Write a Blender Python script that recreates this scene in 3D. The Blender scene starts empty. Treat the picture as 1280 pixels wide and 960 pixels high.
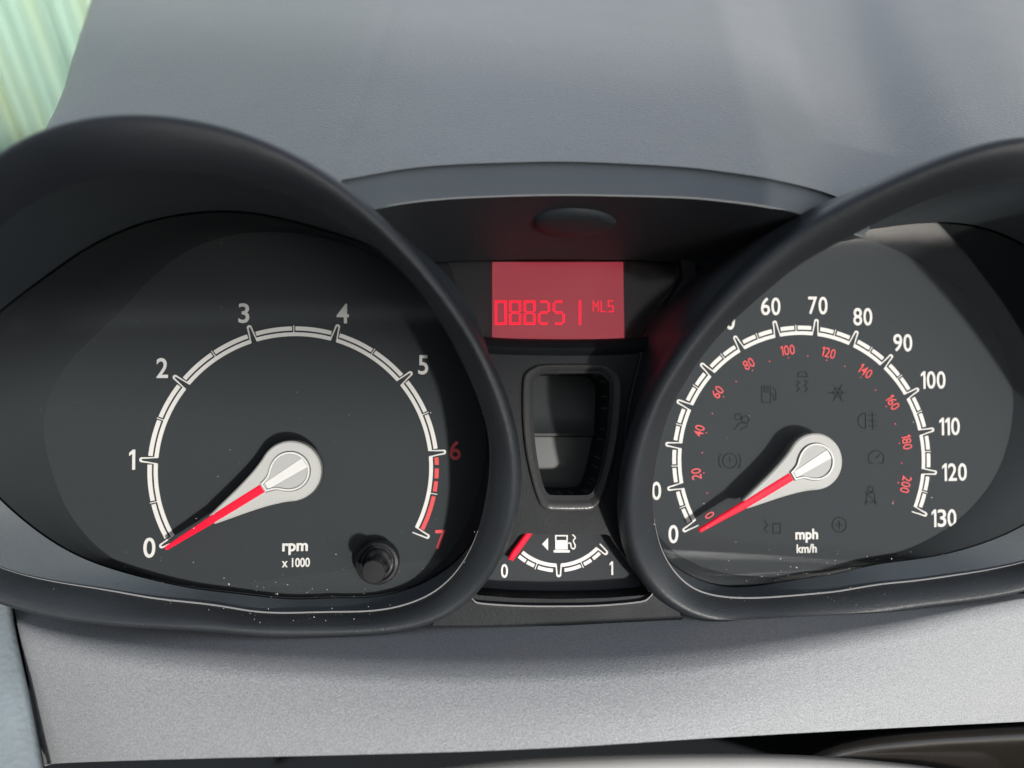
import bpy, bmesh, math, random
from mathutils import Vector, Matrix

random.seed(7)
S = bpy.context.scene
COL = S.collection
rad = math.radians

# ------------------------------------------------------------------ camera frame
PITCH = 38.0                       # the phone looks down at the instruments
CAM = Vector((0, 0, 1.22))
RW = Matrix.Rotation(-rad(PITCH), 3, 'X')
FPX, DD = 960.0, 0.24


def W(p):
    return RW @ Vector(p) + CAM


cam = bpy.data.cameras.new('camera')
cam.lens, cam.sensor_width = 27.0, 36.0
cam.clip_start, cam.clip_end = 0.01, 400
cam.dof.use_dof = True
cam.dof.focus_distance = 0.226
cam.dof.aperture_fstop = 7.6
cam.dof.aperture_blades = 0
camo = bpy.data.objects.new('camera', cam)
camo.location = CAM
camo.rotation_euler = (rad(90 - PITCH), 0, 0)
COL.objects.link(camo)
S.camera = camo

# ------------------------------------------------------------------ light
SUN_C = Vector((0.40, -0.88, -0.25)).normalized()     # towards the sun, camera frame
SUN_W = (RW @ SUN_C).normalized()
elev = math.asin(SUN_W.z)
azim = math.atan2(SUN_W.x, SUN_W.y)
world = bpy.data.worlds.new('World')
S.world = world
world.use_nodes = True
wn = world.node_tree.nodes
sky = wn.new('ShaderNodeTexSky')
sky.sky_type = 'NISHITA'
sky.sun_disc = False
sky.sun_elevation = elev
sky.sun_rotation = azim
sky.dust_density = 2.0
sky.air_density = 0.9
sky.ozone_density = 0.6
hs = wn.new('ShaderNodeHueSaturation')      # thin high cloud pales the blue
hs.inputs['Saturation'].default_value = 0.45
world.node_tree.links.new(sky.outputs[0], hs.inputs['Color'])
world.node_tree.links.new(hs.outputs[0], wn['Background'].inputs[0])
wn['Background'].inputs[1].default_value = 0.15
sun = bpy.data.lights.new('sun', 'SUN')
sun.energy = 2.0
sun.angle = rad(2.4)
sun.color = (1.0, 0.965, 0.92)
suno = bpy.data.objects.new('sun', sun)
suno.rotation_euler = SUN_W.to_track_quat('Z', 'Y').to_euler()
suno.location = (1, -2, 3)
COL.objects.link(suno)
S.view_settings.view_transform = 'Standard'
S.view_settings.look = 'None'
S.view_settings.gamma = 1.0
S.view_settings.exposure = 1.12
S.cycles.use_denoising = True
S.cycles.max_bounces = 10
S.cycles.transparent_max_bounces = 16
S.cycles.caustics_reflective = False
S.cycles.caustics_refractive = False

# ------------------------------------------------------------------ frames of reference
# the dials lie in one plane, turned a little to the camera
YAW, PIT = rad(5.208), rad(-1.385)
RD = Matrix.Rotation(YAW, 3, 'Z') @ Matrix.Rotation(PIT, 3, 'X')
RDI = RD.transposed()
OD = Vector((0, DD, 0))


def L(x, h, z):
    """cluster point (x right, h towards the driver, z up; metres) -> camera frame"""
    return RD @ Vector((x, -h, z)) + OD


def ray(u, v):
    return Vector(((u - 640) / FPX, 1.0, (480 - v) / FPX))


def loc(u, v, h=0.0):
    """cluster coordinates of the point at height h seen at photo pixel u, v"""
    r = RDI @ ray(u, v)
    o = RDI @ (-OD)
    t = (-h - o.y) / r.y
    q = o + r * t
    return Vector((q.x, h, q.z))


def P(u, v, h=0.0):
    return L(*loc(u, v, h))


# ------------------------------------------------------------------ materials
def mat(name, col, rough=0.5, metal=0.0, spec=0.5, emit=None, estr=0.0, grain=None, bump=0.0, mottle=0.0,
        coat=0.0, rough_var=0.0, speckle=0.0):
    m = bpy.data.materials.new(name)
    m.use_nodes = True
    nt = m.node_tree
    b = nt.nodes['Principled BSDF']
    b.inputs['Base Color'].default_value = (*col, 1)
    b.inputs['Roughness'].default_value = rough
    b.inputs['Metallic'].default_value = metal
    b.inputs['Specular IOR Level'].default_value = spec
    b.inputs['Coat Weight'].default_value = coat
    b.inputs['Coat Roughness'].default_value = 0.08
    tc = nt.nodes.new('ShaderNodeTexCoord')
    if emit:
        b.inputs['Emission Color'].default_value = (*emit, 1)
        b.inputs['Emission Strength'].default_value = estr
    if mottle or rough_var:
        n = nt.nodes.new('ShaderNodeTexNoise')
        n.inputs['Scale'].default_value = 45
        n.inputs['Detail'].default_value = 4
        n.inputs['Roughness'].default_value = 0.65
        nt.links.new(tc.outputs['Object'], n.inputs['Vector'])
        if mottle:
            mx = nt.nodes.new('ShaderNodeMix')
            mx.data_type = 'RGBA'
            mx.inputs['A'].default_value = (*[c * (1 - mottle) for c in col], 1)
            mx.inputs['B'].default_value = (*[min(1, c * (1 + mottle)) for c in col], 1)
            nt.links.new(n.outputs['Fac'], mx.inputs['Factor'])
            nt.links.new(mx.outputs['Result'], b.inputs['Base Color'])
        if rough_var:
            mr = nt.nodes.new('ShaderNodeMapRange')
            mr.inputs['From Min'].default_value = 0.3
            mr.inputs['From Max'].default_value = 0.7
            mr.inputs['To Min'].default_value = max(0.02, rough - rough_var)
            mr.inputs['To Max'].default_value = min(1, rough + rough_var)
            nt.links.new(n.outputs['Fac'], mr.inputs['Value'])
            nt.links.new(mr.outputs['Result'], b.inputs['Roughness'])
    if speckle:
        sp = nt.nodes.new('ShaderNodeTexNoise')
        sp.inputs['Scale'].default_value = 2500
        sp.inputs['Detail'].default_value = 2
        nt.links.new(tc.outputs['Object'], sp.inputs['Vector'])
        rp = nt.nodes.new('ShaderNodeMapRange')
        rp.inputs['From Min'].default_value = 0.35
        rp.inputs['From Max'].default_value = 0.65
        rp.inputs['To Min'].default_value = 1 - speckle
        rp.inputs['To Max'].default_value = 1 + speckle
        nt.links.new(sp.outputs['Fac'], rp.inputs['Value'])
        mu = nt.nodes.new('ShaderNodeMix')
        mu.data_type = 'RGBA'
        mu.blend_type = 'MULTIPLY'
        mu.inputs['Factor'].default_value = 1
        mu.inputs['A'].default_value = (*col, 1)
        src = b.inputs['Base Color'].links
        if src:
            nt.links.new(src[0].from_socket, mu.inputs['A'])
        nt.links.new(rp.outputs['Result'], mu.inputs['B'])
        nt.links.new(mu.outputs['Result'], b.inputs['Base Color'])
    if grain:
        n1 = nt.nodes.new('ShaderNodeTexNoise')
        n1.inputs['Scale'].default_value = grain
        n1.inputs['Detail'].default_value = 4
        n1.inputs['Roughness'].default_value = 0.6
        nt.links.new(tc.outputs['Object'], n1.inputs['Vector'])
        v1 = nt.nodes.new('ShaderNodeTexVoronoi')
        v1.inputs['Scale'].default_value = grain * 0.8
        nt.links.new(tc.outputs['Object'], v1.inputs['Vector'])
        ad = nt.nodes.new('ShaderNodeMath')
        ad.operation = 'ADD'
        nt.links.new(n1.outputs['Fac'], ad.inputs[0])
        nt.links.new(v1.outputs['Distance'], ad.inputs[1])
        bp = nt.nodes.new('ShaderNodeBump')
        bp.inputs['Strength'].default_value = bump
        bp.inputs['Distance'].default_value = 0.0004
        nt.links.new(ad.outputs[0], bp.inputs['Height'])
        nt.links.new(bp.outputs[0], b.inputs['Normal'])
    return m


def lens_mat(name, tint, gloss=0.06, ior=1.42):
    """thin clear pane: mostly see-through, a Fresnel share mirrored, fine smears in its polish"""
    m = bpy.data.materials.new(name)
    m.use_nodes = True
    nt = m.node_tree
    nt.nodes.remove(nt.nodes['Principled BSDF'])
    tr = nt.nodes.new('ShaderNodeBsdfTransparent')
    tr.inputs[0].default_value = (*tint, 1)
    gl = nt.nodes.new('ShaderNodeBsdfGlossy')
    gl.inputs['Roughness'].default_value = gloss
    fr = nt.nodes.new('ShaderNodeFresnel')
    fr.inputs['IOR'].default_value = ior
    mx = nt.nodes.new('ShaderNodeMixShader')
    nt.links.new(fr.outputs[0], mx.inputs[0])
    nt.links.new(tr.outputs[0], mx.inputs[1])
    nt.links.new(gl.outputs[0], mx.inputs[2])
    nt.links.new(mx.outputs[0], nt.nodes['Material Output'].inputs[0])
    return m


M = {}
M['hood'] = mat('hood plastic', (0.019, 0.022, 0.025), 0.48, spec=0.40, grain=1500, bump=0.14, mottle=0.12, rough_var=0.06)
M['tunnel'] = mat('tunnel plastic', (0.042, 0.052, 0.059), 0.55, spec=0.3, grain=1500, bump=0.08, mottle=0.15, rough_var=0.06)
M['fascia'] = mat('fascia plastic', (0.010, 0.0115, 0.013), 0.55, spec=0.14, grain=1600, bump=0.10, mottle=0.12, rough_var=0.05)
M['trim'] = mat('satin trim', (0.085, 0.085, 0.082), 0.32, metal=0.4, grain=1800, bump=0.15, mottle=0.15)
M['dial'] = mat('dial print', (0.030, 0.034, 0.037), 0.8, spec=0.22, mottle=0.03)
M['surround'] = mat('dial surround', (0.026, 0.030, 0.033), 0.7, spec=0.25, mottle=0.05)
M['lip'] = mat('painted lip highlight', (0.22, 0.22, 0.22), 0.4)  # pale colour stands in for light caught on the lips
M['white'] = mat('white print', (0.62, 0.60, 0.57), 0.6)
M['red'] = mat('red print', (0.62, 0.045, 0.05), 0.6)
M['ghost'] = mat('unlit symbol print', (0.015, 0.016, 0.017), 0.9, spec=0.1)
M['ghostlight'] = mat('unlit pale symbol print', (0.037, 0.041, 0.044), 0.8, spec=0.2)
M['silver'] = mat('needle silver', (0.42, 0.415, 0.40), 0.6, metal=0.0, spec=0.2, mottle=0.05)
M['silvercap'] = mat('needle cap silver', (0.37, 0.365, 0.355), 0.55, metal=0.0, spec=0.25, mottle=0.05)
M['silvergleam'] = mat('needle silver painted gleam', (0.60, 0.59, 0.57), 0.5, metal=0.0, spec=0.3)  # paler copy of the needle silver, gleam painted into the colour
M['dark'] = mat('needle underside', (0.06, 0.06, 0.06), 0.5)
M['pointer'] = mat('needle red', (0.70, 0.008, 0.030), 0.5, spec=0.12, emit=(1, 0.01, 0.04), estr=0.12)  # faint glow added to keep the red from washing out
M['knob'] = mat('knob plastic', (0.018, 0.018, 0.019), 0.18, rough_var=0.05)
M['knobend'] = mat('knob end', (0.028, 0.028, 0.026), 0.3)
M['lens'] = lens_mat('clear lens', (0.97, 0.98, 0.98), 0.05)
M['smoke'] = lens_mat('smoked window', (0.60, 0.60, 0.60), 0.10, 1.22)
M['lcd'] = mat('display backlight', (0.13, 0.06, 0.06), 0.35, emit=(0.62, 0.060, 0.090), estr=0.60)
M['digit'] = mat('display segments', (0.5, 0.01, 0.03), 0.4, emit=(1.0, 0.006, 0.035), estr=1.45)
M['displayback'] = mat('display mask', (0.05, 0.05, 0.048), 0.5, mottle=0.1)
M['dash'] = mat('dash skin', (0.155, 0.158, 0.157), 0.5, spec=0.8, grain=1400, bump=0.30, mottle=0.10, speckle=0.15)
M['brow'] = mat('brow plastic', (0.042, 0.050, 0.056), 0.55, grain=1200, bump=0.12, mottle=0.08)
M['browband'] = mat('brow band plastic', (0.085, 0.098, 0.107), 0.6, grain=1200, bump=0.12, mottle=0.08)
M['panel'] = mat('grey grained plastic', (0.262, 0.270, 0.273), 0.45, grain=2600, bump=0.26, mottle=0.03, speckle=0.20)
M['side'] = mat('side trim plastic', (0.20, 0.235, 0.25), 0.5, grain=700, bump=0.3, mottle=0.15)
M['column'] = mat('column plastic', (0.42, 0.41, 0.39), 0.3, metal=0.3, mottle=0.1)
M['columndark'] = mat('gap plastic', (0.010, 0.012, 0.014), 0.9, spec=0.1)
M['gloss'] = mat('glossy black', (0.015, 0.013, 0.011), 0.15)
M['insert'] = mat('glossy pocket insert', (0.026, 0.030, 0.030), 0.36, spec=0.25)
M['sidecover'] = mat('glossy black cover with painted brown sheen', (0.012, 0.010, 0.008), 0.24, rough_var=0.05)  # brown of a reflection put into the near-black colour
M['dust'] = mat('dust specks', (0.65, 0.62, 0.56), 0.9)
M['roof'] = mat('headliner', (0.55, 0.56, 0.57), 0.9, mottle=0.05)


# ------------------------------------------------------------------ object helpers
def wloc(o):
    p = Vector((0, 0, 0))
    while o:
        p += o.location
        o = o.parent
    return p


def tag(o, label=None, cat=None, group=None, kind=None):
    if label: o['label'] = label
    if cat: o['category'] = cat
    if group: o['group'] = group
    if kind: o['kind'] = kind
    return o


def thing(name, base, label, cat, group=None):
    o = bpy.data.objects.new(name, None)
    o.empty_display_size = 0.02
    o.location = W(base)
    COL.objects.link(o)
    return tag(o, label, cat, group)


def obj(name, verts, faces, m, parent=None, smooth=False, world_co=False, base=None, angle=40):
    """one mesh object; verts in the camera frame (or the world when world_co)"""
    me = bpy.data.meshes.new(name)
    vs = [Vector(v) if world_co else W(v) for v in verts]
    if parent is not None:
        off = wloc(parent)
    else:
        off = base if base is not None else sum(vs, Vector()) / len(vs)
    me.from_pydata([v - off for v in vs], [], faces)
    bm = bmesh.new()
    bm.from_mesh(me)
    bmesh.ops.remove_doubles(bm, verts=bm.verts, dist=1e-7)
    bmesh.ops.recalc_face_normals(bm, faces=bm.faces)
    bm.to_mesh(me)
    bm.free()
    if smooth:
        me.shade_smooth()
        me.set_sharp_from_angle(angle=rad(angle))
    me.materials.append(M[m] if isinstance(m, str) else m)
    o = bpy.data.objects.new(name, me)
    COL.objects.link(o)
    if parent is not None:
        o.parent = parent
    else:
        o.location = off
    return o


def grid_faces(nr, nc, closed=False):
    f = []
    for i in range(nr - 1):
        for j in range(nc if closed else nc - 1):
            k = (j + 1) % nc
            f.append((i * nc + j, i * nc + k, (i + 1) * nc + k, (i + 1) * nc + j))
    return f


def loft(rings, closed=True):
    n = len(rings[0])
    assert all(len(r) == n for r in rings)
    return [p for r in rings for p in r], grid_faces(len(rings), n, closed)


def merge(*parts):
    V, F = [], []
    for v, f in parts:
        k = len(V)
        V += list(v)
        F += [tuple(i + k for i in q) for q in f]
    return V, F


def cat_rom(pts, n, closed=False):
    """smooth curve through points (tuples of any length), n samples per span"""
    out, N = [], len(pts)
    spans = N if closed else N - 1
    g = (lambda i: pts[i % N]) if closed else (lambda i: pts[max(0, min(N - 1, i))])
    for i in range(spans):
        a, b, c, d = g(i - 1), g(i), g(i + 1), g(i + 2)
        for k in range(n):
            t = k / n
            out.append(tuple(0.5 * (2 * q + (r - p) * t + (2 * p - 5 * q + 4 * r - s) * t * t + (3 * q - p - 3 * r + s) * t ** 3)
                             for p, q, r, s in zip(a, b, c, d)))
    if not closed:
        out.append(tuple(pts[-1]))
    return out


def slab(poly, h0, h1, bevel=0.0, tf=None):
    """prism over a cluster-plane polygon [(x, z)] from height h0 to h1; optional chamfer on top"""
    tf = tf or (lambda x, h, z: L(x, h, z))
    n = len(poly)
    rings = [(poly, h0)]
    if bevel:
        cx, cz = sum(p[0] for p in poly) / n, sum(p[1] for p in poly) / n
        rings.append((poly, h1 - bevel))
        ins = inset(poly, bevel)
        rings.append((ins, h1))
    else:
        rings.append((poly, h1))
    V = [tf(x, h, z) for pl, h in rings for x, z in pl]
    F = grid_faces(len(rings), n, True)
    F.append(tuple(range(n)))
    F.append(tuple(range((len(rings) - 1) * n, len(rings) * n)))
    return V, F


def inset(poly, d):
    """shift each vertex inwards by d (counter-clockwise or clockwise polygons)"""
    n = len(poly)
    area = sum(poly[i][0] * poly[(i + 1) % n][1] - poly[(i + 1) % n][0] * poly[i][1] for i in range(n))
    s = 1 if area > 0 else -1
    out = []
    for i in range(n):
        p, q, r = Vector(poly[i - 1][:2]), Vector(poly[i][:2]), Vector(poly[(i + 1) % n][:2])
        a, b = (q - p), (r - q)
        if a.length < 1e-9 or b.length < 1e-9:
            out.append((q.x, q.y)); continue
        a.normalize(); b.normalize()
        na, nb = Vector((-a.y, a.x)) * s, Vector((-b.y, b.x)) * s
        m_ = na + nb
        if m_.length < 1e-6: m_ = na
        m_.normalize()
        k = d / max(0.35, m_.dot(na))
        o_ = q + m_ * k
        out.append((o_.x, o_.y))
    return out


def ribbon(pts, w, h0, h1, closed=False, tf=None):
    """flat raised line of width w (or one per point) along cluster-plane points"""
    n = len(pts)
    ws = w if isinstance(w, (list, tuple)) else [w] * n
    A, B = [], []
    for i in range(n):
        q = Vector(pts[i])
        p = Vector(pts[i - 1]) if (closed or i > 0) else None
        r = Vector(pts[(i + 1) % n]) if (closed or i < n - 1) else None
        dirs = []
        if p is not None and (q - p).length > 1e-9: dirs.append((q - p).normalized())
        if r is not None and (r - q).length > 1e-9: dirs.append((r - q).normalized())
        d = sum(dirs, Vector((0, 0)))
        if d.length < 1e-6: d = dirs[0]
        d.normalize()
        nn = Vector((-d.y, d.x))
        k = 1.0
        if len(dirs) == 2:
            k = 1 / max(0.5, nn.dot(Vector((-dirs[0].y, dirs[0].x))))
        A.append(q + nn * ws[i] * 0.5 * k)
        B.append(q - nn * ws[i] * 0.5 * k)
    tf = tf or (lambda x, h, z: L(x, h, z))
    V = []
    for a, b in zip(A, B):
        V += [tf(a.x, h0, a.y), tf(a.x, h1, a.y), tf(b.x, h1, b.y), tf(b.x, h0, b.y)]
    F = []
    for i in range(n if closed else n - 1):
        j = (i + 1) % n
        for k in range(4):
            F.append((4 * i + k, 4 * i + (k + 1) % 4, 4 * j + (k + 1) % 4, 4 * j + k))
    if not closed:
        F.append((0, 1, 2, 3))
        F.append((4 * n - 4, 4 * n - 3, 4 * n - 2, 4 * n - 1))
    return V, F


def tube(pts, r, n=8, cap=True):
    """round rod through camera-frame points"""
    V, F = [], []
    N = len(pts)
    rs = r if isinstance(r, (list, tuple)) else [r] * N
    up = Vector((0.3, 0.2, 0.9)).normalized()
    for i in range(N):
        a = Vector(pts[max(0, i - 1)]); b = Vector(pts[min(N - 1, i + 1)])
        d = (b - a).normalized()
        e1 = d.cross(up).normalized(); e2 = d.cross(e1)
        for k in range(n):
            t = 2 * math.pi * k / n
            V.append(Vector(pts[i]) + (e1 * math.cos(t) + e2 * math.sin(t)) * rs[i])
    F = grid_faces(N, n, True)
    if cap:
        F.append(tuple(range(n)))
        F.append(tuple(range((N - 1) * n, N * n)))
    return V, F


def arc(cx, cz, r, a0, a1, n=24):
    return [(cx + r * math.cos(rad(a0 + (a1 - a0) * i / n)), cz + r * math.sin(rad(a0 + (a1 - a0) * i / n))) for i in range(n + 1)]


def lathe(cx, cz, prof, n=48, tf=None):
    """profile [(radius, height)] turned about the cluster normal"""
    tf = tf or (lambda x, h, z: L(x, h, z))
    V = []
    for r, h in prof:
        for k in range(n):
            t = 2 * math.pi * k / n
            V.append(tf(cx + r * math.cos(t), h, cz + r * math.sin(t)))
    F = grid_faces(len(prof), n, True)
    F.append(tuple(range((len(prof) - 1) * n, len(prof) * n)))
    return V, F


def text(name, body, cx, cz, height, width, m, parent, rot=0.0, h=0.0002, fat=0.0, shear=0.0, space=1.0):
    """raised print of a word, scaled to height and width (metres), centred in the cluster plane"""
    cu = bpy.data.curves.new('lettering', 'FONT')
    cu.body = body
    cu.size = 1.0
    cu.offset = fat
    cu.shear = shear
    cu.space_character = space
    cu.resolution_u = 4
    cu.fill_mode = 'BOTH'
    cu.extrude = 0.01
    to = bpy.data.objects.new('lettering', cu)
    COL.objects.link(to)
    dg = bpy.context.evaluated_depsgraph_get()
    me = bpy.data.meshes.new_from_object(to.evaluated_get(dg))
    bpy.data.objects.remove(to)
    bpy.data.curves.remove(cu)
    xs = [v.co.x for v in me.vertices]; ys = [v.co.y for v in me.vertices]
    x0, x1, y0, y1 = min(xs), max(xs), min(ys), max(ys)
    sx, sy = width / (x1 - x0), height / (y1 - y0)
    c, s = math.cos(rot), math.sin(rot)
    V = []
    for v in me.vertices:
        a = (v.co.x - (x0 + x1) / 2) * sx
        b = (v.co.y - (y0 + y1) / 2) * sy
        V.append(L(cx + a * c - b * s, h + (0.00008 if v.co.z > 0 else -0.00008), cz + a * s + b * c))
    F = [tuple(p.vertices) for p in me.polygons]
    bpy.data.meshes.remove(me)
    return obj(name, V, F, m, parent)


GLYPH = {}


def glyph(ch, fat):
    """outline mesh of one character in a unit box: vertices, faces"""
    key = (ch, fat)
    if key not in GLYPH:
        if ch == '1':
            # a stem with a slanted flag, as on the dials
            pts = [(0.52, 0), (1.0, 0), (1.0, 1), (0.62, 1), (0.0, 0.84), (0.0, 0.68), (0.52, 0.80)]
            n = len(pts)
            V = [(x, y, k) for k in (0, 1) for x, y in pts]
            F = [tuple(range(n)), tuple(range(n, 2 * n))] + [(a, (a + 1) % n, n + (a + 1) % n, n + a) for a in range(n)]
        else:
            cu = bpy.data.curves.new('lettering', 'FONT')
            cu.body, cu.size, cu.offset, cu.resolution_u, cu.extrude = ch, 1.0, fat, 5, 0.01
            to = bpy.data.objects.new('lettering', cu)
            COL.objects.link(to)
            me = bpy.data.meshes.new_from_object(to.evaluated_get(bpy.context.evaluated_depsgraph_get()))
            bpy.data.objects.remove(to)
            bpy.data.curves.remove(cu)
            xs = [v.co.x for v in me.vertices]; ys = [v.co.y for v in me.vertices]
            x0, x1, y0, y1 = min(xs), max(xs), min(ys), max(ys)
            V = [((v.co.x - x0) / (x1 - x0), (v.co.y - y0) / (y1 - y0), 1 if v.co.z > 0 else 0) for v in me.vertices]
            F = [tuple(p.vertices) for p in me.polygons]
            bpy.data.meshes.remove(me)
        GLYPH[key] = (V, F)
    return GLYPH[key]


def number(name, body, cx, cz, height, digit_w, m, parent, rot=0.0, h=0.00015, fat=0.012, gap=0.14):
    """a number set from separate figures of one width"""
    ws = [(0.52 if ch == '1' else 1.0) * digit_w for ch in body]
    total = sum(ws) + gap * digit_w * (len(body) - 1)
    x, parts = -total / 2, []
    c, s_ = math.cos(rot), math.sin(rot)
    for ch, w in zip(body, ws):
        V, F = glyph(ch, fat)
        out = []
        for gx, gy, gk in V:
            a, b = x + gx * w, (gy - 0.5) * height
            out.append(L(cx + a * c - b * s_, h + (0.00008 if gk else -0.00016), cz + a * s_ + b * c))
        parts.append((out, F))
        x += w + gap * digit_w
    V, F = merge(*parts)
    return obj(name, V, F, m, parent)


def plate(outer, holes, h, hback):
    """flat plate with holes at height h (functions of x, z allowed) and a rim folded back to hback"""
    bm = bmesh.new()
    hf = h if callable(h) else (lambda x, z: h)
    edges = []
    for lp in [outer] + holes:
        vs = [bm.verts.new((x, z, 0)) for x, z in lp]
        for i in range(len(vs)):
            edges.append(bm.edges.new((vs[i], vs[(i + 1) % len(vs)])))
    bmesh.ops.triangle_fill(bm, use_beauty=True, use_dissolve=False, edges=edges)
    bm.verts.index_update()
    V = [L(v.co.x, hf(v.co.x, v.co.y), v.co.y) for v in bm.verts]
    F = [tuple(v.index for v in f.verts) for f in bm.faces]
    bm.free()
    for lp in [outer] + holes:
        n = len(lp)
        k = len(V)
        V += [L(x, hf(x, z), z) for x, z in lp] + [L(x, hback, z) for x, z in lp]
        F += [(k + i, k + (i + 1) % n, k + n + (i + 1) % n, k + n + i) for i in range(n)]
    return V, F


def px(lst, h):
    return [(loc(u, v, h).x, loc(u, v, h).z) for u, v in lst]


# ------------------------------------------------------------------ polar curves for the hoods
class Loop:
    """closed curve round a gauge centre: radius and height as smooth functions of angle"""
    def __init__(self, c, pts):
        self.c = c
        q = []
        for p in pts:
            if p[0] == 'f':
                q.append((rad(p[1]) % (2 * math.pi), p[2], p[3]))
            else:
                u, v, h = p
                l = loc(u, v, h / 1000)
                q.append((math.atan2(l.z - c[1], l.x - c[0]) % (2 * math.pi), math.hypot(l.x - c[0], l.z - c[1]), h / 1000))
        q.sort()
        self.q = q

    def at(self, a):
        a %= 2 * math.pi
        q, N = self.q, len(self.q)
        i = 0
        while i < N and q[i][0] <= a: i += 1
        T = 2 * math.pi
        def g(k):
            t = q[k % N]
            return (t[0] + T * (k // N), t[1], t[2])
        p0, p1, p2, p3 = g(i - 2), g(i - 1), g(i), g(i + 1)
        d = p2[0] - p1[0]
        t = (a - p1[0]) / d if d > 1e-9 else 0
        t = min(1, max(0, t))
        res = []
        for k in (1, 2):
            def slope(A, B, C):
                l, r = (B[k] - A[k]) / max(1e-6, B[0] - A[0]), (C[k] - B[k]) / max(1e-6, C[0] - B[0])
                if l * r <= 0: return 0.5 * (l + r) * 0.5
                wl, wr = C[0] - B[0], B[0] - A[0]
                return (l * wl + r * wr) / (wl + wr)
            m1, m2 = slope(p0, p1, p2) * d, slope(p1, p2, p3) * d
            t2, t3 = t * t, t * t * t
            res.append((2 * t3 - 3 * t2 + 1) * p1[k] + (t3 - 2 * t2 + t) * m1 + (-2 * t3 + 3 * t2) * p2[k] + (t3 - t2) * m2)
        return res

    def table(self, n, smooth=2):
        t = [self.at(2 * math.pi * i / n) for i in range(n)]
        for _ in range(smooth):
            t = [[(t[i - 1][k] + 2 * t[i][k] + t[(i + 1) % n][k]) / 4 for k in (0, 1)] for i in range(n)]
        return t


NA = 288
TC, TA0, TDA = (-0.06605748, -0.02573362), 210.049, 34.0118
SC, SA0, SDA = (0.09428255, -0.02440664), 209.113, 17.919


def ring(c, tab, dr=0.0, dh=0.0):
    out = []
    for i, (r, h) in enumerate(tab):
        a = 2 * math.pi * i / len(tab)
        out.append(L(c[0] + (r + dr) * math.cos(a), h + dh, c[1] + (r + dr) * math.sin(a)))
    return out


def mixt(a, b, t):
    return [[a[i][k] * (1 - t) + b[i][k] * t for k in (0, 1)] for i in range(len(a))]


def offt(a, dr, dh):
    return [[r + dr, h + dh] for r, h in a]


def capped(a, hmin):
    return [[r, max(h, hmin)] for r, h in a]


TL1 = [(170, 143, 80), (230, 149, 78), (300, 166, 75), (350, 187, 72), (400, 214, 69), (450, 254, 65), (500, 303, 61), (560, 375, 56), (605, 447, 51),
       (634, 520, 46), (646, 580, 41), (645, 620, 37), (637, 660, 31), (622, 697, 25), (602, 730, 19), (577, 758, 17),
       (545, 777, 15.5), (480, 789, 14.5), (400, 793, 14), (300, 791, 14), (200, 783, 14), (100, 774, 14.5), (0, 755, 15.5),
       (-80, 722, 17), (-140, 660, 22), (-170, 580, 32), (-172, 480, 44), (-140, 375, 55), (-80, 270, 66), (0, 187, 74),
       (60, 157, 78), (115, 145, 80)]
TL2 = [(170, 214, 74), (230, 213, 73), (300, 223, 70), (362, 245, 66), (420, 275, 62), (475, 314, 57), (520, 360, 53), (560, 420, 48), (592, 485, 43),
       (610, 540, 38), (612, 580, 34), (606, 629, 28), (586, 690, 19), (560, 726, 13), (534, 745, 10), (501, 757, 9), (420, 764, 8), (300, 761, 8),
       (200, 748, 8), (100, 730, 8.5), (0, 710, 9.5), (-60, 680, 13), (-105, 620, 22), (-120, 560, 30), (-122, 480, 40), (-95, 400, 50),
       (-45, 330, 60), (40, 252, 69), (110, 224, 73)]
TL3 = [(290, 262, 34), (250, 264, 34), (205, 270, 33.5), (140, 292, 32), (105, 310, 31), (60, 345, 28.5), (25, 373, 26), (0, 394, 24), (-45, 450, 19),
       (-50, 520, 14), (-30, 575, 10), (0, 608, 7), (25, 633, 6), (50, 656, 5), (90, 686, 4), (160, 713, 3.2), (260, 737, 3), (400, 748, 3), (480, 745, 3.2), (530, 730, 5),
       ('f', 0, 0.0590, 0.014), ('f', -22, 0.0580, 0.009), ('f', 22, 0.061, 0.020), ('f', 40, 0.066, 0.026), (360, 275, 33)]
TL4 = [(52, 530, 0), (56, 505, 0), (70, 475, 0), (96, 440, 0), (140, 400, 0), (57, 565, 0), (65, 592, 0), (77, 627, 0), (100, 662, 0), (130, 692, 0), (170, 714, 0), (230, 732, 0),
       (300, 742, 0), (400, 748, 0), (500, 742, 0), ('f', 0, 0.0575, 0), ('f', 30, 0.062, 0), ('f', 60, 0.068, 0), ('f', 90, 0.072, 0), ('f', 112, 0.074, 0)]
SL1 = [(1325, 166, 81), (1280, 171, 80), (1210, 189, 77), (1135, 222, 72), (1090, 241, 69), (1047, 262, 66), (1010, 285, 63), (960, 320, 59), (922, 360, 56),
       (884, 402, 52), (850, 447, 49), (820, 496, 45), (803, 540, 41), (791, 590, 36), (786, 630, 31), (789, 675, 25), (800, 708, 20),
       (818, 737, 16), (840, 757, 15.5), (860, 768, 15), (885, 776, 14.5), (920, 779, 14), (960, 778, 14), (1010, 774, 14), (1085, 768, 14),
       (1210, 749, 14.5), (1280, 737, 15), (1350, 716, 17), (1420, 670, 22), (1460, 600, 32), (1468, 500, 44), (1450, 390, 56), (1420, 280, 67), (1375, 190, 78)]
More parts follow.
